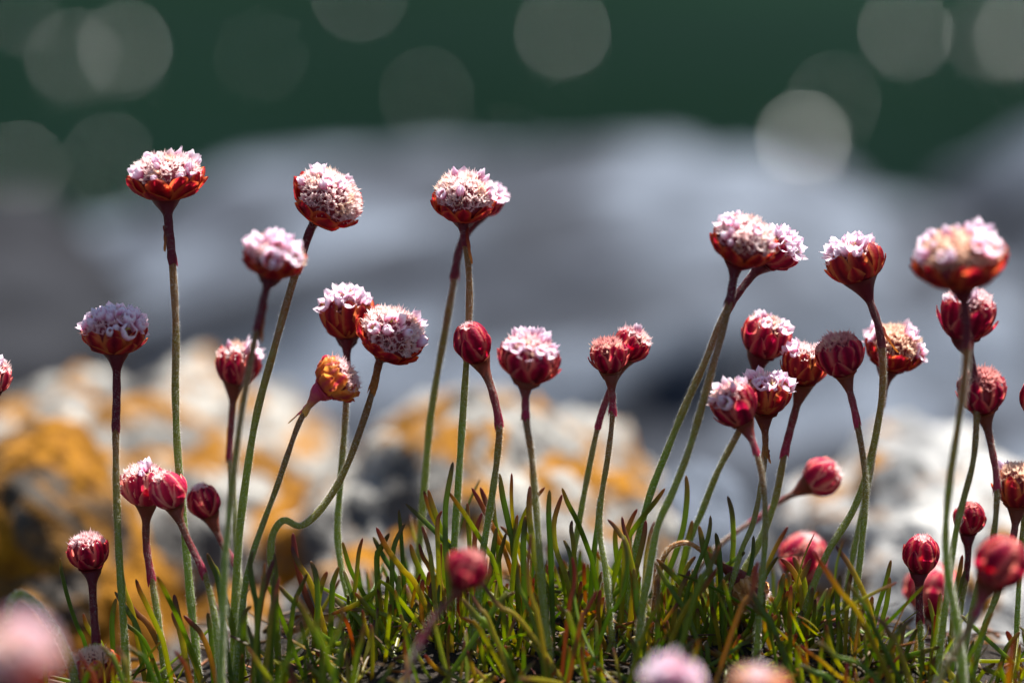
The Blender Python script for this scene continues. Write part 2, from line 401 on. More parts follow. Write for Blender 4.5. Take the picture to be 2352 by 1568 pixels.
rock('small grey stone wedged between the two lichen boulders', 1600, 1080, 0.19, 460, 0.09, 0.08, 'rock_grey', 13.4, amp=0.15, freq=2.6)
rock('broad smooth grey boulder with diagonal dark bands beside the sea', 1250, 372, 1.35, 3800, 0.95, 0.42, 'rock_grey', 21.5, amp=0.06, freq=2.2, sub=6, fine=0.012, ridge=0.09)
rock('pale grey boulder leaning beside the broad banded one', 2640, 310, 1.5, 1500, 0.5, 0.45, 'rock_grey', 33.1, amp=0.08, freq=1.6, sub=6, fine=0.012, ridge=0.08)
rock('dark slate-coloured boulder with its shade put into the tone, by the broad grey one', -40, 500, 1.0, 1250, 0.35, 0.3, 'rock_dark', 41.7, amp=0.12, freq=1.7, sub=6, fine=0.012)

# ------------------------------------------------------------------ flower head pieces, unit radius
def prof(kind, ph):
    c, s = max(math.cos(ph), 0.0), math.sin(ph)
    if kind == 'open':
        return (c ** 0.86 if s < 0 else c ** 0.85), s * (0.66 if s < 0 else 0.58)
    if kind == 'half':
        return (c ** 1.22 if s < 0 else c ** 0.80), s * (1.10 if s < 0 else 0.88)
    return (c ** 1.38 if s < 0 else c ** 1.02), s * (1.42 if s < 0 else 1.42)
HL = dict(open=0.66, half=1.10, bud=1.42)
WHORLS = dict(open=[(5, -74, -20, .40, .075, .05), (7, -66, -3, .38, .045, .05), (9, -50, 11, .32, .015, .03)],
              half=[(4, -80, 0, .44, .085, .05), (6, -74, 26, .42, .05, .03), (7, -52, 46, .36, .02, .0)],
              bud=[(4, -82, 22, .52, .09, .03), (5, -76, 54, .54, .05, -.02), (5, -50, 70, .46, .02, -.03)])
def bract_mesh(kind, wi, var, mat, crumple=0.0):
    cnt, p0, p1, hw, off, flare = WHORLS[kind][wi]
    rs = random.Random(wi * 31 + var * 7 + len(kind))
    p1 = p1 + rs.uniform(-9, 9); hw = hw * rs.uniform(0.85, 1.12); tw = rs.uniform(-0.12, 0.12)
    nu, nv = 6, 9; V, F, A = [], [], []
    for j in range(nv + 1):
        v = j / nv; ph = R(p0 + (p1 - p0) * v); r, z = prof(kind, ph)
        w = hw * (0.6 + 0.4 * math.sin(min(v / 0.55, 1) * math.pi / 2)) * max(1 - v ** (4.5 if wi else 2.6), 0.0) ** (0.5 if wi else 0.75) + 0.015
        for i in range(nu + 1):
            u = -1 + 2 * i / nu
            az = (u * w + tw * v) / max(r, 0.28)
            o = off + 0.055 * (1 - abs(u) ** 1.5) * (0.4 + 0.6 * v) + flare * v * v + 0.04 * u * u * math.sin(v * 9 + var * 2) + 0.035 * noise.noise((u * 1.3 + var * 5, v * 3, wi + 2.0))
            if crumple: o += crumple * noise.noise((u * 1.7 + var * 3, v * 4.0, wi * 2.0 + var))
            rr = r + o
            V.append((rr * math.cos(az), rr * math.sin(az), z + (crumple * 0.5 * noise.noise((u * 2, v * 5, var + 9)) if crumple else 0)))
            A.append((u, v, 0))
    for j in range(nv):
        for i in range(nu):
            a = j * (nu + 1) + i; F.append((a, a + 1, a + nu + 2, a + nu + 1))
    return mesh('bract', V, F, mat, A)
_bc = {}
def get_bract(kind, wi, pal, crumple):
    key = (kind, wi, pal, random.randrange(4), crumple)
    if key not in _bc: _bc[key] = bract_mesh(kind, wi, key[3], M[pal], crumple)
    return _bc[key]
def core_mesh(kind):
    V, F, A = [], [], []; seg, ns = 16, 9
    for j in range(ns + 1):
        r, z = prof(kind, R(-90 + 180 * j / ns)); f = 0.93 if j <= ns // 2 else 0.84
        for k in range(seg):
            th = 2 * math.pi * k / seg; V.append((max(r, 0.02) * f * math.cos(th), max(r, 0.02) * f * math.sin(th), z * f))
    for j in range(ns):
        for k in range(seg):
            k2 = (k + 1) % seg; F.append((j * seg + k, j * seg + k2, (j + 1) * seg + k2, (j + 1) * seg + k))
    return mesh('flower_head', V, F, M['core'])
CORE = {k: core_mesh(k) for k in HL}
# calyx: papery ragged funnel, real size in mm, axis +Z, mouth at z = 0
def calyx_mesh(var, mat):
    rs = random.Random(100 + var); seg = 21; V, F, A = [], [], []
    lev = [(-4.2, 0.30, 0.0), (-2.2, 0.50, 0.42), (-0.8, 0.82, 0.75), (0.0, 1.12, 0.92)]
    for z, r, t in lev:
        for k in range(seg):
            th = 2 * math.pi * k / seg
            rr = r * (1 + 0.13 * math.cos(5 * th + var)) * rs.uniform(0.92, 1.08)
            V.append((rr * math.cos(th), rr * math.sin(th), z + rs.uniform(-.12, .12) * (t > .5))); A.append((0, t, 0))
    for j in range(3):
        for k in range(seg):
            k2 = (k + 1) % seg; F.append((j * seg + k, j * seg + k2, (j + 1) * seg + k2, (j + 1) * seg + k))
    for k in range(seg):                                 # frayed teeth
        a, b = V[3 * seg + k], V[3 * seg + (k + 1) % seg]
        L = rs.uniform(0.35, 1.0) * (1.5 if k % 4 == 0 else 0.9); f = rs.uniform(0.95, 1.4)
        V.append(((a[0] + b[0]) / 2 * f + rs.uniform(-.1, .1), (a[1] + b[1]) / 2 * f + rs.uniform(-.1, .1), max(a[2], b[2]) + L)); A.append((0, 1, 0))
        F.append((3 * seg + k, 3 * seg + (k + 1) % seg, len(V) - 1))
    return mesh('calyx', V, F, mat, A)
CALYX = {m: [calyx_mesh(v, M[m]) for v in range(6)] for m in ('calyx', 'calyx_tan', 'calyx_pink', 'calyx_red')}
def floret_mesh(var, op):
    """five rounded petals; op = how far open (0 closed bead .. 1 cup)"""
    rs = random.Random(300 + var); V, F, A, MI = [], [], [], []
    for k in range(5):
        th0 = 2 * math.pi * k / 5 + rs.uniform(-.1, .1); opn = op * rs.uniform(0.8, 1.15); nu, nv = 4, 6; b0 = len(V)
        for j in range(nv + 1):
            v = j / nv; z = -2.6 + 4.6 * v
            bell = 0.45 + 1.25 * math.sin(min(v * 1.15, 1.0) * math.pi / 2)
            r = bell * (0.62 + 0.5 * opn) + (opn - 0.55) * 0.9 * v ** 3 * 1.2 - (1 - opn) * 1.25 * max(0, v - 0.55) ** 1.2 * 2.0
            r = max(r, 0.12)
            w = (0.5 + 0.75 * math.sin(min(v / 0.75, 1) * math.pi / 2)) * max(1 - v ** 5, 0) ** 0.5 * 1.1 + 0.05
            for i in range(nu + 1):
                u = -1 + 2 * i / nu; az = th0 + u * min(w / max(r, 0.5), 0.85); rr = r - 0.14 * u * u * (1 if k % 2 else -0.4)
                V.append((rr * math.cos(az), rr * math.sin(az), z - 0.1 * u * u * v + (0.16 * abs(u) * v if abs(u) < .1 else 0))); A.append((u, v, 0))
        for j in range(nv):
            for i in range(nu):
                a = b0 + j * (nu + 1) + i; F.append((a, a + 1, a + nu + 2, a + nu + 1)); MI.append(0)
    if op > 0.4:
        for k in range(4):
            a = rs.uniform(0, 6.28); c = Vector((0.45 * math.cos(a), 0.45 * math.sin(a), rs.uniform(0.2, 0.9))); b0 = len(V)
            for d in ((.2, 0, 0), (-.2, 0, 0), (0, .2, 0), (0, -.2, 0), (0, 0, .26), (0, 0, -.26)): V.append(c + Vector(d)); A.append((0, 1, 0))
            for f in ((0, 2, 4), (2, 1, 4), (1, 3, 4), (3, 0, 4), (2, 0, 5), (1, 2, 5), (3, 1, 5), (0, 3, 5)): F.append(tuple(b0 + q for q in f)); MI.append(1)
    return mesh('floret', V, F, [M['petal'], M['anther']], A, mat_idx=MI)
FLORET = [floret_mesh(v, o) for v, o in enumerate((0.05, 0.15, 0.3, 0.55, 0.75, 0.95, 1.05))]

def orient(axis, spin):
    q = Vector((0, 0, 1)).rotation_difference(axis)
    return q.to_matrix().to_4x4() @ Matrix.Rotation(spin, 4, 'Z')
def build_head(flower, kind, c, axis, Rm, pal, cal, fl, dome_lo, crumple=0.0, squash=1.0, local=None, cn=1.0):
    """c in world; flower is the parent Empty (unrotated)"""
    H = obj('flower_head', CORE[kind], flower)
    H.matrix_basis = Matrix.Translation(c - flower.location) @ orient(axis, random.uniform(0, 6.28)) @ Matrix.Diagonal((Rm * random.uniform(0.94, 1.06), Rm * random.uniform(0.9, 1.06), Rm * squash * random.uniform(0.95, 1.08), 1)) @ Matrix.Rotation(random.uniform(-.1, .1), 4, 'X')
    for wi, (cnt, *_r) in enumerate(WHORLS[kind]):
        a0 = random.uniform(0, 6.28)
        for k in range(cnt):
            b = obj('bract', get_bract(kind, wi, pal, crumple), H)
            s = random.uniform(0.96, 1.06)
            b.matrix_basis = Matrix.Rotation(a0 + 6.2832 * k / cnt + random.uniform(-.12, .12), 4, 'Z') @ Matrix.Diagonal((s, s, random.uniform(0.95, 1.08), 1)) @ Matrix.Rotation(random.uniform(-.09, .05), 4, 'Y')
    # florets and papery calyces over the dome
    mm = 0.001 / Rm
    area = 2 * math.pi * (Rm * 1000) ** 2 * (1 - math.sin(R(dome_lo))) * (0.72 if kind == 'open' else 0.95 if kind == 'half' else 1.0)
    N = max(9, int(cn * area / 2.7)); ga = 2.39996
    a0 = random.uniform(0, 6.28)
    for i in range(N):
        sph = math.sin(R(dome_lo)) + (1 - math.sin(R(dome_lo))) * (i + 0.5) / N
        ph = math.asin(min(sph, 0.999)) + random.uniform(-.05, .05); az = a0 + i * ga + random.uniform(-.15, .15)
        r, z = prof(kind, min(ph, 1.55))
        p = Vector((r * math.cos(az), r * math.sin(az), z))
        d = Vector((p.x, p.y, p.z * 1.25 + 0.42)).normalized()
        d = (d + Vector((random.uniform(-1, 1), random.uniform(-1, 1), random.uniform(-1, 1))) * 0.2).normalized()
        s = mm * random.uniform(0.8, 1.2); p = p * random.uniform(0.9, 1.05)
        if kind != 'bud' and random.random() < 0.08: continue
        if random.random() < fl * 0.72:
            me = random.choice(FLORET[:4] if random.random() < 0.5 else FLORET[2:]); o = obj('floret', me, H); s *= random.uniform(0.85, 1.12); base = p * 0.95
        else:
            o = obj('calyx', random.choice(CALYX[cal if random.random() > 0.14 or kind == 'bud' else 'calyx_tan']), H); base = p * (0.93 if kind != 'bud' else 0.90)
            if kind == 'bud': s *= 0.8
        o.matrix_basis = Matrix.Translation(base) @ orient(d, random.uniform(0, 6.28)) @ Matrix.Diagonal((s, s, s / squash, 1))
    return H

# ------------------------------------------------------------------ flowers
def stem_hairs(pts, rad, parent, n_per_m=90000, L=0.00066):
    fr = frames(pts, Vector((0, -1, 0))); V, F = [], []
    tot = sum((pts[i + 1] - pts[i]).length for i in range(len(pts) - 1))
    for _ in range(int(tot * n_per_m)):
        i = random.randrange(2, len(fr) - 1); f = random.random()
        p = fr[i][0].lerp(fr[min(i + 1, len(fr) - 1)][0], f); _, t, nn, b = fr[i]
        th = random.uniform(0, 6.2832); d = nn * math.cos(th) + b * math.sin(th); e = d.cross(t)
        r = rad(i / (len(fr) - 1)) * 0.97; l = L * random.uniform(0.5, 1.2); k = len(V)
        q = p + d * r
        V += [q + e * 0.000036, q - e * 0.000036, q + d * l + t * random.uniform(-.5, .5) * l + e * random.uniform(-.3, .3) * l]; F.append((k, k + 1, k + 2))
    h = obj('stem_hairs', mesh('stem_hairs', V, F, M['hair'], smooth=False), parent); h['kind'] = 'stuff'

def build_flower(label, kind, c, neck, w, dy, path, lean=8, pal='crimson', cal='calyx_pink', fl=0.2, dome=None, collar=110, sheath='sheath_dark',
                 stem='stem', sw=19, tongue=None, crumple=0.0, squash=1.0, hairs=True, dyb=None, cn=1.0, name='thrift_flower'):
    k = S0 * (DIST + dy) / DIST
    Rm = w / 2 * k * (0.88 if kind == 'open' else 0.91 if kind == 'half' else 0.94)
    C0 = at(c[0], c[1], dy)
    ax = Vector(((c[0] - neck[0]), 0, (neck[1] - c[1]))).normalized()
    ln = R(lean); ax = (ax * math.cos(ln) + Vector((0, -1, 0)) * math.sin(ln)).normalized()
    if dyb is None: dyb = dy
    pts = [C0 - ax * (HL[kind] * squash * Rm * 0.82), C0 - ax * (HL[kind] * squash * Rm * 1.12)]
    pl = list(path)
    tot = sum(math.dist(a, b) for a, b in zip([neck] + pl[:-1], pl)) or 1; acc = 0; prev = neck
    if (at(neck[0], neck[1], dy) - C0).length > HL[kind] * squash * Rm * 1.3: pts.append(at(neck[0], neck[1], dy))
    for q in pl:
        acc += math.dist(prev, q); prev = q
        pts.append(at(q[0], q[1], dy + (dyb - dy) * acc / tot))
    b = pts[-1]; dirn = (pts[-1] - pts[-2]).normalized()
    gz = ground_z(b.x, b.y)
    if b.z > gz - 0.002:
        dz = min(dirn.z, -0.5); f = Vector((dirn.x * 0.6, dirn.y * 0.6, dz))
        g = b + f * ((gz - 0.006 - b.z) / f.z)
        pts.append(g)
    base = pts[-1]
    fl_e = empty(name, base); tag(fl_e, label, 'flower', 'sea thrift flowers on thin stalks')
    P = [p - base for p in pts]
    n = max(24, int(len(P) * 7)); sp = catmull(P, n)
    sr = sw / 2 * k * 0.79; seed = random.uniform(0, 50)
    rad = lambda t: sr * (0.95 + 0.12 * t + 0.06 * math.sin(t * 31 + seed) + 0.05 * math.sin(t * 67 + seed * 2))
    V, F, A = tube(sp, rad, 10); st = obj('stem', mesh('stem', V, F, M[stem], A), fl_e)
    if hairs: stem_hairs(sp, rad, st)
    # sheath: the collar that runs down the stalk from under the head
    L = collar * k; run = [sp[0]]; acc = 0
    for a, b2 in zip(sp, sp[1:]):
        acc += (b2 - a).length; run.append(b2)
        if acc > L: break
    run = catmull(run, 20); ragg = [random.uniform(-0.3, 1.0) for _ in range(12)]
    rt = max(Rm * (0.60 if kind == 'open' else 0.66), sr * 1.9); fl_t = min((Rm * 0.42 * HL[kind] * squash + 34 * k) / L, 0.8)
    def srad(t):
        return sr * 1.16 + (rt - sr * 1.16) * max(0.0, 1 - t / fl_t) ** 1.5 + sr * 0.12 * smooth(0.82, 1, t) + sr * 0.05 * math.sin(t * 23 + seed)
    def jit(i, kk, v, d):
        e = Vector((0, 0, 0))
        if i >= 19: e = (run[-1] - run[-3]).normalized() * (ragg[kk] * sr * (2.4 if i == 20 else 0.8)) + d * (sr * 0.25 * max(ragg[kk], 0))
        return e + d * (sr * 0.06 * noise.noise((kk * 1.3, v * 9, seed)))
    V, F, A = tube(run, srad, 12, jit=jit, cap=False)
    so = obj('sheath', mesh('sheath', V, F, M[sheath], A), fl_e)
    if tongue:                                           # loose papery strip hanging from the sheath: (start t, side, length px, outward px)
        for (t0, side, Lp, outp) in (tongue if isinstance(tongue, list) else [tongue]):
            i0 = int(t0 * 20); p0 = run[i0]; dn = (run[min(i0 + 2, 20)] - run[max(i0 - 2, 0)]).normalized()
            V, F, A = [], [], []
            for j in range(9):
                v = j / 8; wv = sr * (0.62 - 0.3 * v) * (1 + 0.25 * math.sin(j * 2.1))
                cc = p0 + dn * (Lp * k * v) + Vector((side, -0.35, 0)) * (sr * 1.0 + outp * k * v ** 1.6)
                for u in (-1, 0, 1): V.append(cc + Vector((0.9 * u * wv, -u * wv * 0.35, 0)) + Vector((side * 0.15 * wv * (1 - u * u), 0, 0)) + dn * (random.uniform(-.2, .5) * sr * (j == 8))); A.append((u, v, 0))
            for j in range(8):
                for u in range(2): a = j * 3 + u; F.append((a, a + 1, a + 4, a + 3))
            obj('loose_strip', mesh('loose_strip', V, F, M['sheath_amber' if sheath != 'sheath_gold' else 'sheath_gold'], A), so)
    if dome is None: dome = dict(open=2, half=24, bud=60)[kind]
    build_head(fl_e, kind, C0, ax, Rm, pal, cal, fl, dome, crumple, squash, cn=cn)
    return fl_e

BF = build_flower
# --- tall open heads
BF('flat-topped open thrift flower with dark underside on the tallest upright stalk', 'open', (381, 402), (380, 468), 182, 0.0,
   [(388, 520), (397, 620), (404, 760), (403, 900), (408, 1040), (424, 1220), (440, 1400), (450, 1490)], lean=9, pal='amber', cal='calyx', fl=.26, collar=150, sheath='sheath_dark', sw=22, tongue=(.5, -1, 60, 6))
BF('open thrift flower tipped over to one side, whole cream face showing', 'open', (756, 452), (716, 522), 176, 0.004,
   [(700, 565), (672, 650), (630, 800), (590, 950), (565, 1100), (548, 1250), (540, 1400)], lean=32, pal='amber', cal='calyx', fl=.12, collar=150, sheath='sheath_dark', sw=22)
BF('blurred round pink thrift flower crossing the stalk of the tipped-over one', 'open', (629, 585), (616, 650), 155, -0.032,
   [(598, 720), (575, 830), (553, 960), (535, 1100), (520, 1250), (512, 1400)], lean=16, pal='amber', cal='calyx_pink', fl=.6, collar=140, sheath='sheath_dark', sw=20, tongue=(.6, 1, 90, 12), squash=1.1)
BF('open pale thrift flower with a ragged orange strip hanging on its stalk', 'open', (1066, 448), (1064, 525), 165, 0.0,
   [(1075, 600), (1078, 700), (1070, 850), (1060, 1000), (1050, 1150), (1040, 1300)], lean=22, pal='amber', cal='calyx', fl=.22, collar=75, sheath='sheath_dark', sw=20, tongue=[(.5, 1, 110, 10), (.7, .8, 75, 5)], squash=1.05)
BF('small red-cupped thrift flower tucked behind the pale one with the orange strip', 'half', (1116, 455), (1085, 512), 88, 0.022,
   [(1056, 570), (1040, 660), (1015, 800), (990, 950), (978, 1080), (968, 1200), (960, 1320)], lean=0, pal='crimson', cal='calyx', fl=.6, collar=150, sheath='sheath_dark', sw=21)
BF('open cup-shaped thrift flower of pink petals over striped red and amber bracts', 'open', (262, 757), (268, 830), 152, -0.004,
   [(268, 900), (266, 1000), (268, 1150), (275, 1300), (285, 1450)], lean=0, pal='mixed', cal='calyx_pink', fl=.75, collar=180, sheath='sheath_dark', sw=21, squash=1.18)
BF('half-open red thrift flower behind the stalk of the blurred pink one', 'half', (546, 832), (536, 895), 106, 0.025,
   [(532, 960), (528, 1050), (538, 1160), (545, 1300)], lean=0, pal='crimson', cal='calyx', fl=.35, collar=175, sheath='sheath_pink', sw=17)
BF('half-open lilac-topped thrift flower rising behind the cream one on the curled stalk', 'half', (796, 715), (797, 795), 124, 0.012,
   [(795, 920), (790, 1000), (780, 1130), (775, 1220), (785, 1310), (805, 1390)], lean=6, pal='mixed', cal='calyx_pink', fl=.55, collar=90, sheath='sheath_dark', sw=19, squash=.95)
BF('open cream thrift flower on the stalk that curls right over near the leaves', 'open', (902, 764), (871, 832), 165, -0.002,
   [(855, 900), (830, 980), (790, 1085), (740, 1165), (692, 1207), (652, 1194), (627, 1226), (622, 1280), (628, 1340)], lean=24, pal='amber', cal='calyx', fl=.10, collar=110, sheath='sheath_amber', sw=20, squash=1.05)
BF('crumpled golden and pink thrift flower leaning over with a torn yellow collar', 'half', (779, 868), (728, 906), 108, -0.006,
   [(690, 965), (662, 1040), (635, 1120), (605, 1200), (575, 1290), (560, 1370)], lean=4, pal='gold', cal='calyx_pink', fl=.0, collar=70, sheath='sheath_gold', sw=17, crumple=.22, squash=.9, tongue=(.7, -1, 50, 14))
BF('closed dark red bud with a pale tip on a stalk bending beneath it', 'bud', (1084, 786), (1110, 846), 88, -0.003,
   [(1128, 890), (1146, 970), (1143, 1040), (1130, 1140), (1105, 1300)], lean=8, pal='crimson', cal='calyx_pink', fl=0, collar=150, sheath='sheath_pink', sw=20, squash=.86)
BF('round half-open thrift flower crowned with lilac beads on a lone stalk', 'half', (1218, 818), (1206, 888), 136, -0.016,
   [(1208, 960), (1220, 1040), (1230, 1150), (1240, 1280), (1250, 1400), (1262, 1510)], lean=20, pal='crimson', cal='calyx_pink', fl=.5, collar=100, sheath='sheath_pink', sw=20, squash=.85)
BF('dark red half-open bud, the front one of a touching pair', 'half', (1398, 812), (1404, 875), 92, -0.004,
   [(1407, 950), (1396, 1050), (1380, 1150), (1378, 1230), (1392, 1320)], lean=4, pal='crimson', cal='calyx_red', fl=0, collar=95, sheath='sheath_pink', sw=17)
BF('pale-topped red bud peeking out from behind its touching twin', 'half', (1452, 788), (1424, 845), 86, 0.010,
   [(1392, 920), (1372, 985), (1352, 1080), (1335, 1170), (1318, 1270), (1300, 1380)], lean=0, pal='crimson', cal='calyx_pink', fl=.1, collar=170, sheath='sheath_pink', sw=17)
BF('large open cream thrift flower overlapping a red-cupped one on a leaning stalk', 'open', (1712, 550), (1690, 612), 164, -0.014,
   [(1678, 680), (1660, 760), (1635, 850), (1610, 940), (1580, 1040), (1545, 1130), (1510, 1210), (1490, 1320), (1475, 1400)], lean=18, pal='amber', cal='calyx', fl=.25, collar=110, sheath='sheath_dark', sw=21, squash=1.1)
BF('red-cupped thrift flower with white petals half hidden behind a larger cream one', 'half', (1790, 572), (1737, 622), 106, 0.006,
   [(1700, 668), (1660, 730), (1620, 830), (1575, 930), (1530, 1040), (1495, 1130), (1470, 1220), (1450, 1310)], lean=10, pal='crimson', cal='calyx_pink', fl=.75, collar=130, sheath='sheath_dark', sw=20, squash=.9)
BF('thrift flower with frilly white petals and bold dark-ribbed bracts on a purple neck', 'half', (1962, 597), (1986, 662), 138, 0.0,
   [(2003, 705), (2020, 760), (2028, 850), (2020, 950), (1995, 1070), (1960, 1170), (1900, 1270), (1860, 1370), (1835, 1470)], lean=-4, pal='mixed', cal='calyx_pink', fl=.85, collar=150, sheath='sheath_dark', sw=20, squash=.82, tongue=[(.75, 1, 60, 22), (.75, -.6, 45, 4)])
BF('big blurred flat-topped thrift flower hiding a red bud on its stalk', 'open', (2204, 590), (2213, 660), 218, -0.042,
   [(2221, 760), (2215, 870), (2200, 980), (2182, 1100), (2172, 1230), (2180, 1340), (2200, 1450)], lean=12, pal='amber', cal='calyx_tan', fl=.35, collar=140, sheath='sheath_dark', sw=22, dyb=-0.03)
# --- crowded cluster
BF('half-open red thrift flower with white crown above the crowded buds', 'half', (1761, 768), (1742, 832), 118, 0.014,
   [(1732, 900), (1700, 985), (1650, 1080), (1610, 1180), (1578, 1260)], lean=0, pal='crimson', cal='calyx', fl=.35, collar=110, sheath='sheath_dark', sw=19, squash=.95)
BF('white-topped half-open bud partly covered by a darker pink-topped bud', 'half', (1850, 832), (1842, 895), 110, 0.010,
   [(1825, 950), (1802, 1040), (1780, 1150), (1742, 1250), (1700, 1330)], lean=4, pal='mixed', cal='calyx', fl=.4, collar=160, sheath='sheath_pink', sw=20)
BF('dusky pink-topped red bud on a dark neck with a torn pink collar', 'half', (1928, 810), (1946, 875), 106, -0.005,
   [(1960, 930), (1972, 990), (1985, 1070), (1988, 1150), (1976, 1280), (1966, 1360)], lean=10, pal='crimson', cal='calyx_red', fl=0, collar=125, sheath='sheath_pink', sw=18)
BF('open amber and white thrift flower behind the stalk with the purple neck', 'open', (2057, 797), (2040, 856), 148, 0.016,
   [(2031, 900), (2016, 980), (2000, 1080), (1975, 1200), (1950, 1330)], lean=10, pal='amber', cal='calyx_tan', fl=.15, collar=90, sheath='sheath_amber', sw=17, squash=1.2)
BF('purple-shaded half-open flower nodding in front of a paler neighbour', 'half', (1684, 924), (1715, 982), 108, -0.014,
   [(1736, 1035), (1754, 1120), (1758, 1230), (1750, 1330), (1742, 1430)], lean=10, pal='crimson', cal='calyx_pink', fl=.6, collar=75, sheath='sheath_pink', sw=17)
BF('cream and pink half-open flower just behind the purple-shaded nodding one', 'half', (1763, 900), (1755, 968), 106, 0.0,
   [(1758, 1020), (1752, 1090), (1730, 1200), (1695, 1290)], lean=8, pal='mixed', cal='calyx', fl=.45, collar=100, sheath='sheath_amber', sw=16, tongue=(.85, 1, 30, 6))
BF('red and white bud lying over sideways on a pink slanting stalk', 'bud', (1888, 1094), (1826, 1132), 88, 0.030,
   [(1790, 1152), (1740, 1190), (1690, 1222), (1620, 1285)], lean=0, pal='bright', cal='calyx', fl=.2, collar=150, sheath='sheath_pink', stem='pinkstem', sw=15, dome=40, squash=.72)
BF('bright pink and cream bud in full sun behind the leaf tips', 'bud', (1846, 1280), (1838, 1345), 108, 0.045,
   [(1822, 1400), (1803, 1450)], lean=6, pal='bright', cal='calyx', fl=0, collar=110, sheath='sheath_pink', stem='pinkstem', sw=15, dome=32, squash=.8)
BF('red half-open bud right behind the stalk of the big blurred flower', 'half', (2224, 716), (2218, 785), 128, -0.012,
   [(2236, 850), (2243, 960), (2235, 1060), (2210, 1160), (2188, 1270)], lean=8, pal='crimson', cal='calyx_pink', fl=.1, collar=100, sheath='sheath_dark', sw=19)
BF('plump red bud with pink top below the big blurred flower', 'half', (2254, 893), (2266, 962), 114, -0.010,
   [(2280, 1040), (2290, 1120), (2280, 1240), (2245, 1350)], lean=8, pal='crimson', cal='calyx_red', fl=0, collar=190, sheath='sheath_pink', sw=18)
BF('orange-topped red bud right above the blurred dark plum bud', 'half', (2338, 1108), (2338, 1178), 110, -0.006,
   [(2326, 1240), (2295, 1350), (2255, 1460)], lean=6, pal='mixed', cal='calyx_tan', fl=.1, collar=120, sheath='sheath_pink', sw=18)
BF('slim closed crimson bud behind a thin green stalk', 'bud', (2226, 1190), (2223, 1250), 72, 0.010,
   [(2222, 1300), (2205, 1410)], lean=4, pal='crimson', cal='calyx_red', fl=0, collar=110, sheath='sheath_dark', sw=17, squash=.8)
BF('closed crimson bud with pointed bract tips standing among leaves', 'bud', (2116, 1272), (2111, 1335), 86, 0.0,
   [(2112, 1395), (2116, 1480)], lean=6, pal='crimson', cal='calyx_pink', fl=0, collar=120, sheath='sheath_dark', sw=18, squash=.76)
BF('blurred dark plum bud drooping on a short stalk with torn collar', 'bud', (2300, 1290), (2268, 1358), 132, -0.052,
   [(2240, 1410), (2192, 1500), (2160, 1560)], lean=12, pal='crimson', cal='calyx_red', fl=0, collar=80, sheath='sheath_pink', sw=19, squash=.72)
BF('pale apricot bud glowing low behind the pointed crimson bud', 'bud', (2142, 1352), (2140, 1420), 132, 0.045,
   [(2140, 1480), (2138, 1530)], lean=0, pal='bright', cal='calyx', fl=0, collar=70, sheath='sheath_pink', sw=15, squash=.72, dome=34)
BF('tiny pale bud showing just past the plump red one', 'bud', (2372, 912), (2368, 980), 58, 0.0,
   [(2362, 1060), (2350, 1200), (2340, 1350)], lean=0, pal='crimson', cal='calyx', fl=.2, collar=80, sheath='sheath_pink', sw=15)
# --- left group
BF('round crimson bud with pink crown standing before the dark rock hollow', 'half', (201, 1262), (212, 1335), 103, 0.0,
   [(215, 1400), (222, 1490)], lean=8, pal='crimson', cal='calyx_pink', fl=0, collar=170, sheath='sheath_dark', sw=20, squash=.92, dome=34)
BF('half-open pink-white flower touching a nodding pink bud', 'half', (330, 1108), (336, 1175), 104, 0.003,
   [(336, 1250), (350, 1340), (366, 1440), (376, 1530)], lean=0, pal='bright', cal='calyx', fl=.1, collar=180, sheath='sheath_pink', sw=19, squash=1.0)
BF('nodding pink bud with rounded bracts on a bent brown neck', 'bud', (386, 1126), (410, 1188), 84, -0.007,
   [(432, 1240), (470, 1320), (490, 1400), (500, 1480)], lean=4, pal='bright', cal='calyx', fl=0, collar=165, sheath='sheath_pink', sw=18, squash=.78)
BF('dark crimson bud nodding beside the tall green stalk', 'bud', (468, 1150), (492, 1206), 80, 0.016,
   [(512, 1250), (544, 1305), (560, 1400)], lean=0, pal='crimson', cal='calyx_pink', fl=0, collar=120, sheath='sheath_pink', sw=16, squash=.76)
BF('blurred pink-red bud on a slanting pink stalk in front of the leaves', 'bud', (1074, 1306), (1046, 1366), 92, -0.062,
   [(1000, 1415), (960, 1490), (930, 1566)], lean=6, pal='crimson', cal='calyx_red', fl=0, collar=150, sheath='sheath_pink', stem='pinkstem', sw=17, squash=.8)
BF('very blurred pale pink thrift flower close up at the foot of the leaves', 'open', (46, 1504), (44, 1580), 196, -0.20,
   [(48, 1700), (46, 1900)], lean=10, pal='amber', cal='calyx', fl=.3, collar=120, sheath='sheath_dark', sw=20, squash=1.35, hairs=False)
BF('crumpled orange and pink flower head lying low in the grassy leaves', 'half', (214, 1528), (222, 1590), 118, -0.004,
   [(226, 1640)], lean=4, pal='gold', cal='calyx_tan', fl=0, collar=40, sheath='sheath_gold', sw=17, crumple=.24, squash=.8, hairs=False)
BF('blurred lilac flower top poking up before the dark litter', 'open', (1546, 1566), (1546, 1650), 134, -0.115,
   [(1548, 1760), (1550, 1900)], lean=6, pal='mixed', cal='calyx_pink', fl=.6, collar=90, sheath='sheath_dark', sw=18, squash=1.3, hairs=False)
BF('blurred apricot flower top beside the lilac one before the leaves', 'half', (1742, 1582), (1742, 1660), 128, -0.115,
   [(1744, 1760), (1746, 1900)], lean=6, pal='gold', cal='calyx_tan', fl=.1, collar=90, sheath='sheath_amber', sw=18, hairs=False)
BF('lone pink-white flower standing against the orange lichen boulder, apart from the others', 'half', (-14, 860), (-22, 925), 84, 0.002,
   [(-28, 1000), (-40, 1150), (-52, 1300), (-60, 1450)], lean=0, pal='bright', cal='calyx', fl=.4, collar=100, sheath='sheath_dark', sw=17)
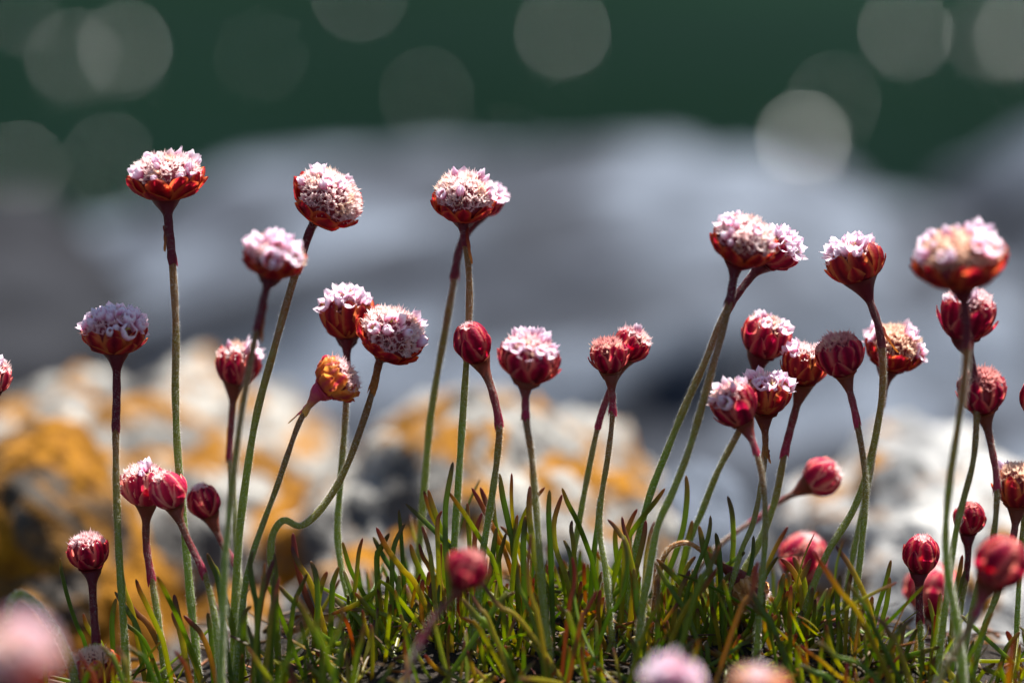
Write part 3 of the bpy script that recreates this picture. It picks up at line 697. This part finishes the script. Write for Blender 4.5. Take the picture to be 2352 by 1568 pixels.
# withered flower hanging its head
BF('withered papery brown flower hanging from an arched orange stalk', 'half', (1722, 1362), (1688, 1322), 92, 0.002,
   [(1660, 1300), (1620, 1270), (1582, 1247), (1547, 1252), (1526, 1276), (1516, 1310), (1508, 1350)], lean=6, pal='dry', cal='calyx', fl=0, collar=85, sheath='sheath_amber', stem='drystem', sw=15, crumple=.22, squash=1.05, name='withered_flower')
# arched bare stalk, its end bitten off
e = empty('bent_stalk', at(150, 1500, -0.01)); tag(e, 'bare green stalk arched over like a hook beside the close blurred flower', 'stalk')
sp = catmull([at(*q) - e.location for q in ((18, 1425, -.03), (24, 1385, -.028), (46, 1364, -.026), (82, 1388, -.022), (108, 1420, -.018), (135, 1460, -.014), (165, 1530, -.01), (180, 1600, -.008))], 40)
V, F, A = tube(sp, lambda t: 9.5 * S0, 10); s_ = obj('stem', mesh('stem', V, F, M['stem'], [(a, .6, 0) for a, _, _ in A]), e); stem_hairs(sp, lambda t: 9.5 * S0, s_)

# ------------------------------------------------------------------ leaves
def leaf_shape(k, sides):
    th = 2 * math.pi * k / sides; a, b = math.cos(th), math.sin(th)
    return (a * 0.42 - 0.22 * (1 - b * b) * (1 if a > 0 else 0), b)
def leaf_geom(pts, hw, n=14, ref=Vector((0, -1, 0))):
    fine = catmull(pts, 100); ts = [0.86 * i / (n - 5) for i in range(n - 4)] + [0.91, 0.95, 0.975, 0.99, 1.0]
    sp = [fine[round(t * 100)] if t < 0.99 else fine[98 if t < 1 else 99].lerp(fine[100], 0.5 if t < 1 else 1.0) for t in ts]
    def rad(t): return hw * (0.86 + 0.14 * math.sin(t * 2.4)) * (1 if t < 0.86 else max(1 - ((t - 0.86) / 0.1405) ** 2.6, 0.03) ** 0.5)
    return tube(sp, rad, 8, ref, leaf_shape, ts=ts)
Z4 = (861.3, 1091, .21975); Z6 = (1378, 1091, .21975); Z3 = (459.4, 1223.6, .21975); Z2 = (0, 1223.6, .21975); Z8 = (1835, 1166, .2563)
HERO = {
 'c': [(Z4, 0.0, [
  [(1010,130),(1120,320),(1240,560),(1300,700),(1360,800)], [(1100,125),(1160,280),(1230,480),(1320,660),(1440,830)], [(760,165),(900,350),(1050,580),(1200,830),(1260,950)],
  [(320,295),(520,480),(700,660),(850,810),(960,930)], [(510,160),(580,380),(660,540),(750,690),(800,800)], [(555,150),(600,320),(640,430),(680,560),(700,800)],
  [(965,285),(975,500),(990,740),(1000,900)], [(815,-140),(790,0),(740,300),(735,600),(740,800),(760,1000)], [(1300,-20),(1320,120),(1340,250),(1410,570),(1450,800)],
  [(1620,110),(1610,300),(1620,500),(1680,900),(1720,1100)], [(1825,150),(1815,400),(1830,700),(1840,900)], [(1955,200),(1880,440),(1870,600),(1900,800),(2020,1160)],
  [(1955,130),(2020,300),(2100,450),(2220,750),(2290,1000)], [(1775,125),(1600,340),(1500,600),(1460,850)], [(1575,420),(1555,640),(1550,850),(1560,1100)],
  [(1490,410),(1460,600),(1450,800),(1480,1100)], [(15,540),(70,660),(150,800),(300,1000),(430,1150)], [(-20,640),(50,780),(100,870),(240,1130)],
  [(250,360),(270,600),(290,900),(300,1100)], [(310,505),(220,680),(190,800),(180,1000)], [(490,530),(530,650),(560,760),(600,1000)],
  [(370,715),(400,830),(450,950),(530,1110),(620,1220)], [(460,710),(500,850),(560,950),(640,1130),(690,1270)], [(690,710),(675,900),(680,1100),(740,1300)],
  [(1270,545),(1240,750),(1200,1050),(1150,1130)], [(1370,600),(1310,820),(1270,1000),(1150,1280)], [(1310,530),(1430,640),(1600,830),(1750,1000)],
  [(1510,480),(1570,600),(1650,750),(1700,900)], [(1970,670),(2030,800),(2060,1000)], [(2060,470),(2050,570),(2080,800)], [(2345,215),(2330,500),(2280,900)],
  [(1120,390),(1060,560),(1040,700),(1050,900)], [(700,370),(660,450),(650,600),(660,800)], [(1240,220),(1245,420),(1280,700)], [(150,605),(60,760),(20,850),(30,1200)]]),
  (Z4, -0.022, [[(1630,620),(1600,1000),(1640,1300),(1720,1560)], [(1515,920),(1490,1030),(1510,1180),(1660,1550)], [(2060,850),(2085,1000),(2080,1150),(2020,1450)],
  [(910,1290),(1000,1400),(1090,1500),(1200,1600)], [(1000,1240),(1100,1400),(1200,1540)], [(1110,1110),(1300,1370),(1560,1560)], [(1465,1220),(1380,1260),(1300,1320)],
  [(2330,1200),(2200,1430),(2150,1550)], [(900,1480),(1000,1530),(1100,1620)], [(1900,1360),(1980,1430),(2050,1560)]]),
  (Z3, 0.0, [[(970,0),(985,150),(1010,300),(1070,550),(1170,800),(1230,980)], [(960,130),(990,240),(1050,350),(1190,620)], [(1155,290),(1200,400),(1220,500),(1230,700),(1230,900)],
  [(1700,50),(1660,200),(1640,400),(1610,700),(1620,900)], [(1490,90),(1530,250),(1590,420),(1720,650),(1850,850),(1920,1000)], [(1620,620),(1680,690),(1740,760),(1880,950)],
  [(1450,350),(1390,520),(1380,640)], [(1330,400),(1280,520),(1240,700)], [(1530,790),(1750,810),(1950,860),(2150,950),(2220,1040)], [(1640,1010),(1780,1070),(2000,1130)],
  [(1350,860),(1500,800),(1640,740),(1850,600),(1960,545)], [(1380,660),(1500,760),(1660,900)]]),
  (Z6, 0.002, [[(900,0),(912,150),(905,300),(880,500),(830,700),(720,1000),(600,1300)], [(965,470),(940,600),(900,750),(800,1250)], [(1035,525),(1060,640),(1080,750),(1140,960),(1160,1100)],
  [(1155,420),(1150,540),(1110,720),(1000,1000),(920,1200)], [(1335,215),(1375,360),(1390,500),(1395,700),(1380,950)], [(1210,600),(1235,740),(1250,900),(1270,1250)],
  [(1605,630),(1600,800),(1550,1050),(1400,1500)], [(680,135),(560,300),(450,430),(290,660),(220,800)], [(390,350),(330,460),(280,600),(260,800)], [(230,430),(250,560),(290,680),(320,850)],
  [(80,460),(150,530),(220,630),(300,800)], [(480,470),(460,640),(400,900),(360,1100)], [(570,480),(520,660),(480,900),(460,1200)], [(160,530),(160,700),(180,900),(220,1100)],
  [(590,870),(700,980),(800,1080),(940,1250),(1050,1400)], [(1000,845),(930,930),(870,1050),(800,1250)], [(940,990),(890,1100),(820,1280)], [(1000,980),(1000,1100),(1000,1250)],
  [(1370,1010),(1300,1100),(1240,1200),(1200,1350)], [(1440,1130),(1380,1230),(1320,1400)], [(1860,850),(1800,930),(1740,1030),(1700,1150)], [(1890,870),(1980,950),(2060,1080),(2110,1320)],
  [(2020,850),(2060,940),(2130,1100),(2150,1300)], [(2210,870),(2100,1080),(1900,1330),(1800,1450)], [(1925,1020),(1900,1130),(1880,1250),(1760,1510)], [(2070,1360),(1960,1430),(1850,1510)],
  [(1885,1360),(1960,1440),(2040,1560)], [(2220,1165),(2210,1280),(2190,1400),(2130,1560)], [(2250,1290),(2240,1420),(2230,1560)], [(330,560),(310,700),(330,900)]]),
  (Z6, -0.02, [[(235,650),(270,740),(285,900),(250,1200),(150,1400),(80,1500)], [(575,900),(640,1030),(750,1200),(960,1560)], [(600,1080),(615,1220),(600,1400),(500,1560)], [(355,970),(375,1200),(390,1400),(430,1560)],
  [(1250,730),(1200,850),(1130,1000),(1000,1250)], [(1225,970),(1150,1080),(1080,1180),(850,1480)], [(1650,900),(1620,1050),(1580,1250),(1450,1450)], [(1560,1200),(1640,1320),(1720,1450),(1800,1560)], [(1560,1300),(1650,1430),(1780,1560)]])],
 'l': [(Z3, -0.018, [[(550,185),(525,300),(530,400),(560,600),(590,750),(600,1000)], [(775,210),(790,350),(800,480),(800,700)], [(770,270),(730,400),(690,520),(620,850)], [(680,310),(670,450),(650,600),(600,950)],
  [(770,430),(765,560),(770,680),(760,850)], [(830,460),(800,600),(780,700),(740,900)], [(80,210),(110,300),(150,400),(200,600)], [(640,450),(710,580),(780,680)], [(1120,420),(1060,560),(1000,700),(960,900)],
  [(820,540),(920,660),(990,720),(1100,850)], [(540,760),(490,800),(460,860),(450,1000)]]),
  (Z3, -0.04, [[(1490,750),(1485,850),(1450,1000),(1350,1200),(1300,1400)], [(1720,950),(1700,1050),(1680,1150),(1620,1380)], [(1540,1080),(1490,1200),(1440,1330)], [(1010,650),(1080,800),(1180,990),(1300,1200)]]),
  (Z3, -0.062, [[(1420,850),(1250,950),(1120,1030),(950,1300),(820,1560)]]),
  (Z2, -0.004, [[(630,260),(640,380),(660,480),(730,750),(820,1000),(900,1190)], [(870,840),(900,950),(960,1050),(1060,1170)], [(1420,480),(1460,600),(1520,720),(1640,980),(1720,1200)],
  [(1820,640),(1840,760),(1870,900),(1960,1150),(2100,1540)], [(1200,610),(1270,720),(1350,840),(1460,1060)], [(1215,680),(1185,800),(1170,950),(1180,1220)], [(1290,920),(1350,980),(1430,1040),(1560,1230)],
  [(1920,860),(2000,940),(2100,1050),(2210,1330)], [(2165,210),(2200,300),(2240,380),(2300,500)], [(1340,690),(1380,780),(1440,850),(1600,1040)], [(1240,10),(1235,150),(1240,300),(1300,600),(1400,900)],
  [(1800,820),(1820,880),(1850,950),(1900,1100)], [(2170,830),(2200,1000),(2220,1240)]]),
  (Z2, -0.03, [[(1320,1180),(1400,1230),(1480,1300),(1560,1400)], [(1040,1170),(1100,1220),(1160,1290),(1230,1400)], [(1210,1180),(1250,1230),(1290,1300),(1330,1450)], [(810,1220),(860,1320),(930,1430),(1000,1560)],
  [(1070,1340),(980,1430),(890,1540)], [(1820,1220),(1860,1270),(1900,1330),(1990,1530)]])],
 'r': [(Z8, -0.03, [[(125,390),(170,460),(230,540),(380,760),(520,920),(680,1250),(820,1560)], [(440,680),(520,780),(600,900),(700,1130),(900,1560)], [(660,970),(730,1010),(790,1080),(930,1340)], [(1040,970),(960,1040),(880,1130),(800,1260)],
  [(0,1220),(100,1300),(200,1370),(350,1500),(500,1600)], [(0,1400),(150,1480),(300,1560)], [(150,1200),(240,1240),(330,1330),(640,1480)], [(1740,930),(1650,1100),(1560,1280),(1400,1560)]]),
  (Z8, 0.0, [[(290,710),(265,800),(260,900),(300,1250)], [(370,600),(350,750),(345,900),(380,1300)], [(825,465),(800,580),(770,700),(690,970)], [(815,620),(800,760),(780,880),(740,1050)], [(660,790),(640,900),(620,1050),(620,1250)],
  [(1060,1080),(1000,1200),(950,1340)], [(1080,820),(1075,1000),(1060,1200),(1000,1560)], [(1160,810),(1190,930),(1210,1060),(1180,1400)], [(1270,760),(1260,930),(1240,1100),(1200,1350)], [(1465,420),(1440,580),(1400,750),(1380,950)],
  [(1490,550),(1450,700),(1410,830),(1380,1000)], [(1860,1100),(1890,1160),(1920,1230),(1990,1450)], [(1980,1110),(1920,1180),(1850,1280),(1780,1540)], [(1760,1390),(1700,1430),(1640,1480)], [(1170,1380),(1120,1460),(1060,1540)],
  [(1580,1430),(1560,1500),(1540,1600)], [(480,560),(460,640),(440,740),(430,900)]])]}
def cushion(px, py, dy, label, name='thrift_cushion'):
    p = at(px, py, dy); p.z = ground_z(p.x, p.y)
    e = empty(name, p); return tag(e, label, 'plant', 'cushions of thrift leaves')
CUSH = {'c': cushion(1300, 1500, 0, 'tangled central cushion of green thrift leaves with purple tips'),
        'l': cushion(450, 1530, -0.03, 'soft-focus leaf tuft around the foot of the tallest stalks'),
        'r': cushion(2080, 1530, -0.01, 'loose leaf tuft around the pointed crimson bud and its neighbours')}
for key, sets in HERO.items():
    for (ox, oy, sc), dy0, lst in sets:
        for L in lst:
            dy = dy0 + random.uniform(-.008, .008)
            pts = [at(ox + x * sc, oy + y * sc, dy) for x, y in L][::-1]
            b, d = pts[0], (pts[0] - pts[1]).normalized()
            gz = ground_z(b.x, b.y)
            if b.z > gz - 0.001:
                f = Vector((d.x * 0.5, d.y * 0.5, min(d.z, -0.6))); g = b + f * ((gz - 0.004 - b.z) / f.z)
                pts.insert(0, g)
            ref = Vector((random.uniform(-.7, .7), -1, random.uniform(-.2, .4)))
            V, F, A = leaf_geom([p - pts[0] for p in pts], random.uniform(5.4, 7.2) * S0 * (1 + dy), 24, ref)
            o = obj('leaf', mesh('leaf', V, F, M['leaf'], A), CUSH[key]); o.location = pts[0] - CUSH[key].location
LV = []
for v in range(18):
    rs = random.Random(900 + v); H = rs.uniform(0.024, 0.040); bend = rs.uniform(0.1, 1.0) ** 1.3 * 0.9; cv = rs.uniform(-.25, .25)
    pts = [Vector((0, 0, 0))]
    a = rs.uniform(0.05, 0.35) + bend * 0.5
    for j in range(1, 6):
        pts.append(pts[-1] + Vector((math.sin(a) * H / 5, math.sin(cv * j) * H / 14, math.cos(a) * H / 5))); a += (bend - 0.45) * 0.42
    V, F, A = leaf_geom(pts, rs.uniform(0.00056, 0.00074), 14, Vector((-1, rs.uniform(-.6, .6), 0.2)))
    LV.append(mesh('leaf', V, F, M['leaf'], A))
def rosettes(key, n, xr, dyr, scale, per=(5, 9)):
    e = CUSH[key]
    for _ in range(n):
        px, dy = random.uniform(*xr), random.uniform(*dyr)
        p = at(px, 1500, dy); z = ground_z(p.x, p.y); a0 = random.uniform(0, 6.28)
        for k in range(random.randint(*per)):
            o = obj('leaf', random.choice(LV), e); s = random.uniform(0.6, 1.1) * (scale(px) if callable(scale) else scale)
            o.location = Vector((p.x + random.uniform(-.003, .003), p.y + random.uniform(-.003, .003), z - 0.002)) - e.location
            o.rotation_euler = (random.uniform(-.65, .65), random.uniform(-.3, .65), a0 + k * 2.4 + random.uniform(-.5, .5)); o.scale = (s, s, s)
rosettes('c', 9, (800, 1860), (-0.04, 0.02), lambda x: 0.42 + 0.2 * smooth(760, 1000, x) * smooth(1850, 1650, x))
rosettes('l', 28, (90, 820), (-0.07, -0.01), 0.68)
rosettes('r', 18, (1820, 2480), (-0.05, 0.0), 0.58)

def sprawl(key, n, xr, dyr):
    e = CUSH[key]
    for _ in range(n):
        px, dy = random.uniform(*xr), random.uniform(*dyr)
        p = at(px, 1500, dy); z = ground_z(p.x, p.y)
        o = obj('leaf', random.choice(LV), e); s = random.uniform(0.55, 1.0)
        o.location = Vector((p.x, p.y, z + random.uniform(-.001, .005))) - e.location
        q = Matrix.Rotation(random.uniform(0, 6.283), 4, 'Z') @ Matrix.Rotation(R(random.uniform(48, 86)), 4, 'Y') @ Matrix.Rotation(random.uniform(0, 6.28), 4, 'Z')
        o.rotation_euler = q.to_euler(); o.scale = (s, s, s)
sprawl('c', 80, (780, 1880), (-0.04, 0.03)); sprawl('l', 70, (90, 820), (-0.08, 0.0)); sprawl('r', 70, (1820, 2480), (-0.06, 0.01))

# the small inner leaves of each cushion, too many to pick apart
def leaf_mass(key, n, xr, dyr, hs):
    e = CUSH[key]; V, F, A = [], [], []
    for _ in range(n):
        px, dy = random.uniform(*xr), random.gauss(sum(dyr) / 2, (dyr[1] - dyr[0]) / 4)
        p = at(px, 1500, dy); p.z = ground_z(p.x, p.y) - 0.001; p = p - e.location
        H = random.uniform(0.6, 1.15) * hs; a = min(abs(random.gauss(0.6, 0.7)), 1.5); az = random.uniform(0, 6.283); cv = random.uniform(-.5, .25)
        pts = [p]
        for j in range(4):
            pts.append(pts[-1] + Vector((math.sin(a) * math.cos(az), math.sin(a) * math.sin(az), max(math.cos(a), 0.02))) * (H / 4)); a += cv * 0.4
        v2, f2, a2 = leaf_geom(pts, random.uniform(0.00045, 0.00066), 11, Vector((random.uniform(-1, 1), -1, 0.3)))
        b0 = len(V); V += v2; F += [tuple(b0 + q for q in f) for f in f2]; cc = random.random(); A += [(u, v, cc) for u, v, _ in a2]
    o = obj('leaf_mass', mesh('leaf_mass', V, F, M['leaf_small'], A), e); o['kind'] = 'stuff'
leaf_mass('c', 560, (820, 1860), (-0.03, 0.042), 0.015); leaf_mass('l', 170, (80, 820), (-0.07, 0.0), 0.017); leaf_mass('r', 150, (1850, 2480), (-0.05, 0.01), 0.016)

# litter: dry curled leaf scraps, too many to count
n = NT('dry_litter'); lp = n.pt()
M['litter'] = n.done(n.thin(n.ramp(lp[2], [(0, (0.03, 0.018, 0.012)), (0.5, (0.09, 0.05, 0.022)), (0.8, (0.17, 0.11, 0.055)), (0.93, (0.28, 0.08, 0.02)), (1, (0.30, 0.25, 0.18))]), (0.22, 0.12, 0.04), 0.25, rough=0.55, spec=0.25))
V, F, A = [], [], []
for _ in range(1500):
    x, y = random.uniform(-0.16, 0.16), random.uniform(-0.10, 0.05); z = ground_z(x, y) + random.uniform(0.0, 0.004)
    L = random.uniform(0.004, 0.014); a = random.uniform(0, 6.28); d = Vector((math.cos(a), math.sin(a), random.uniform(-.3, .45))); cv = Vector((random.uniform(-.4, .4), random.uniform(-.4, .4), random.uniform(-.1, .5)))
    p0 = Vector((x, y, z)); pts = [p0, p0 + d * L * .5 + cv * L * .22, p0 + d * L]
    v2, f2, a2 = tube(catmull(pts, 5), lambda t: random.uniform(.8, 1.1) * 0.00055 * (1 - 0.6 * t), 5, Vector((random.uniform(-1, 1), random.uniform(-1, 1), .4)), lambda k, s: (0.3 * math.cos(6.283 * k / s), math.sin(6.283 * k / s)))
    b0 = len(V); V += v2; F += [tuple(b0 + q for q in f) for f in f2]; cc = random.random(); A += [(u, v, cc) for u, v, _ in a2]
tag(obj('leaf_litter', mesh('leaf_litter', V, F, M['litter'], A)), 'dry brown leaf litter scattered on dark soil under the cushions', 'leaf litter', kind='stuff')
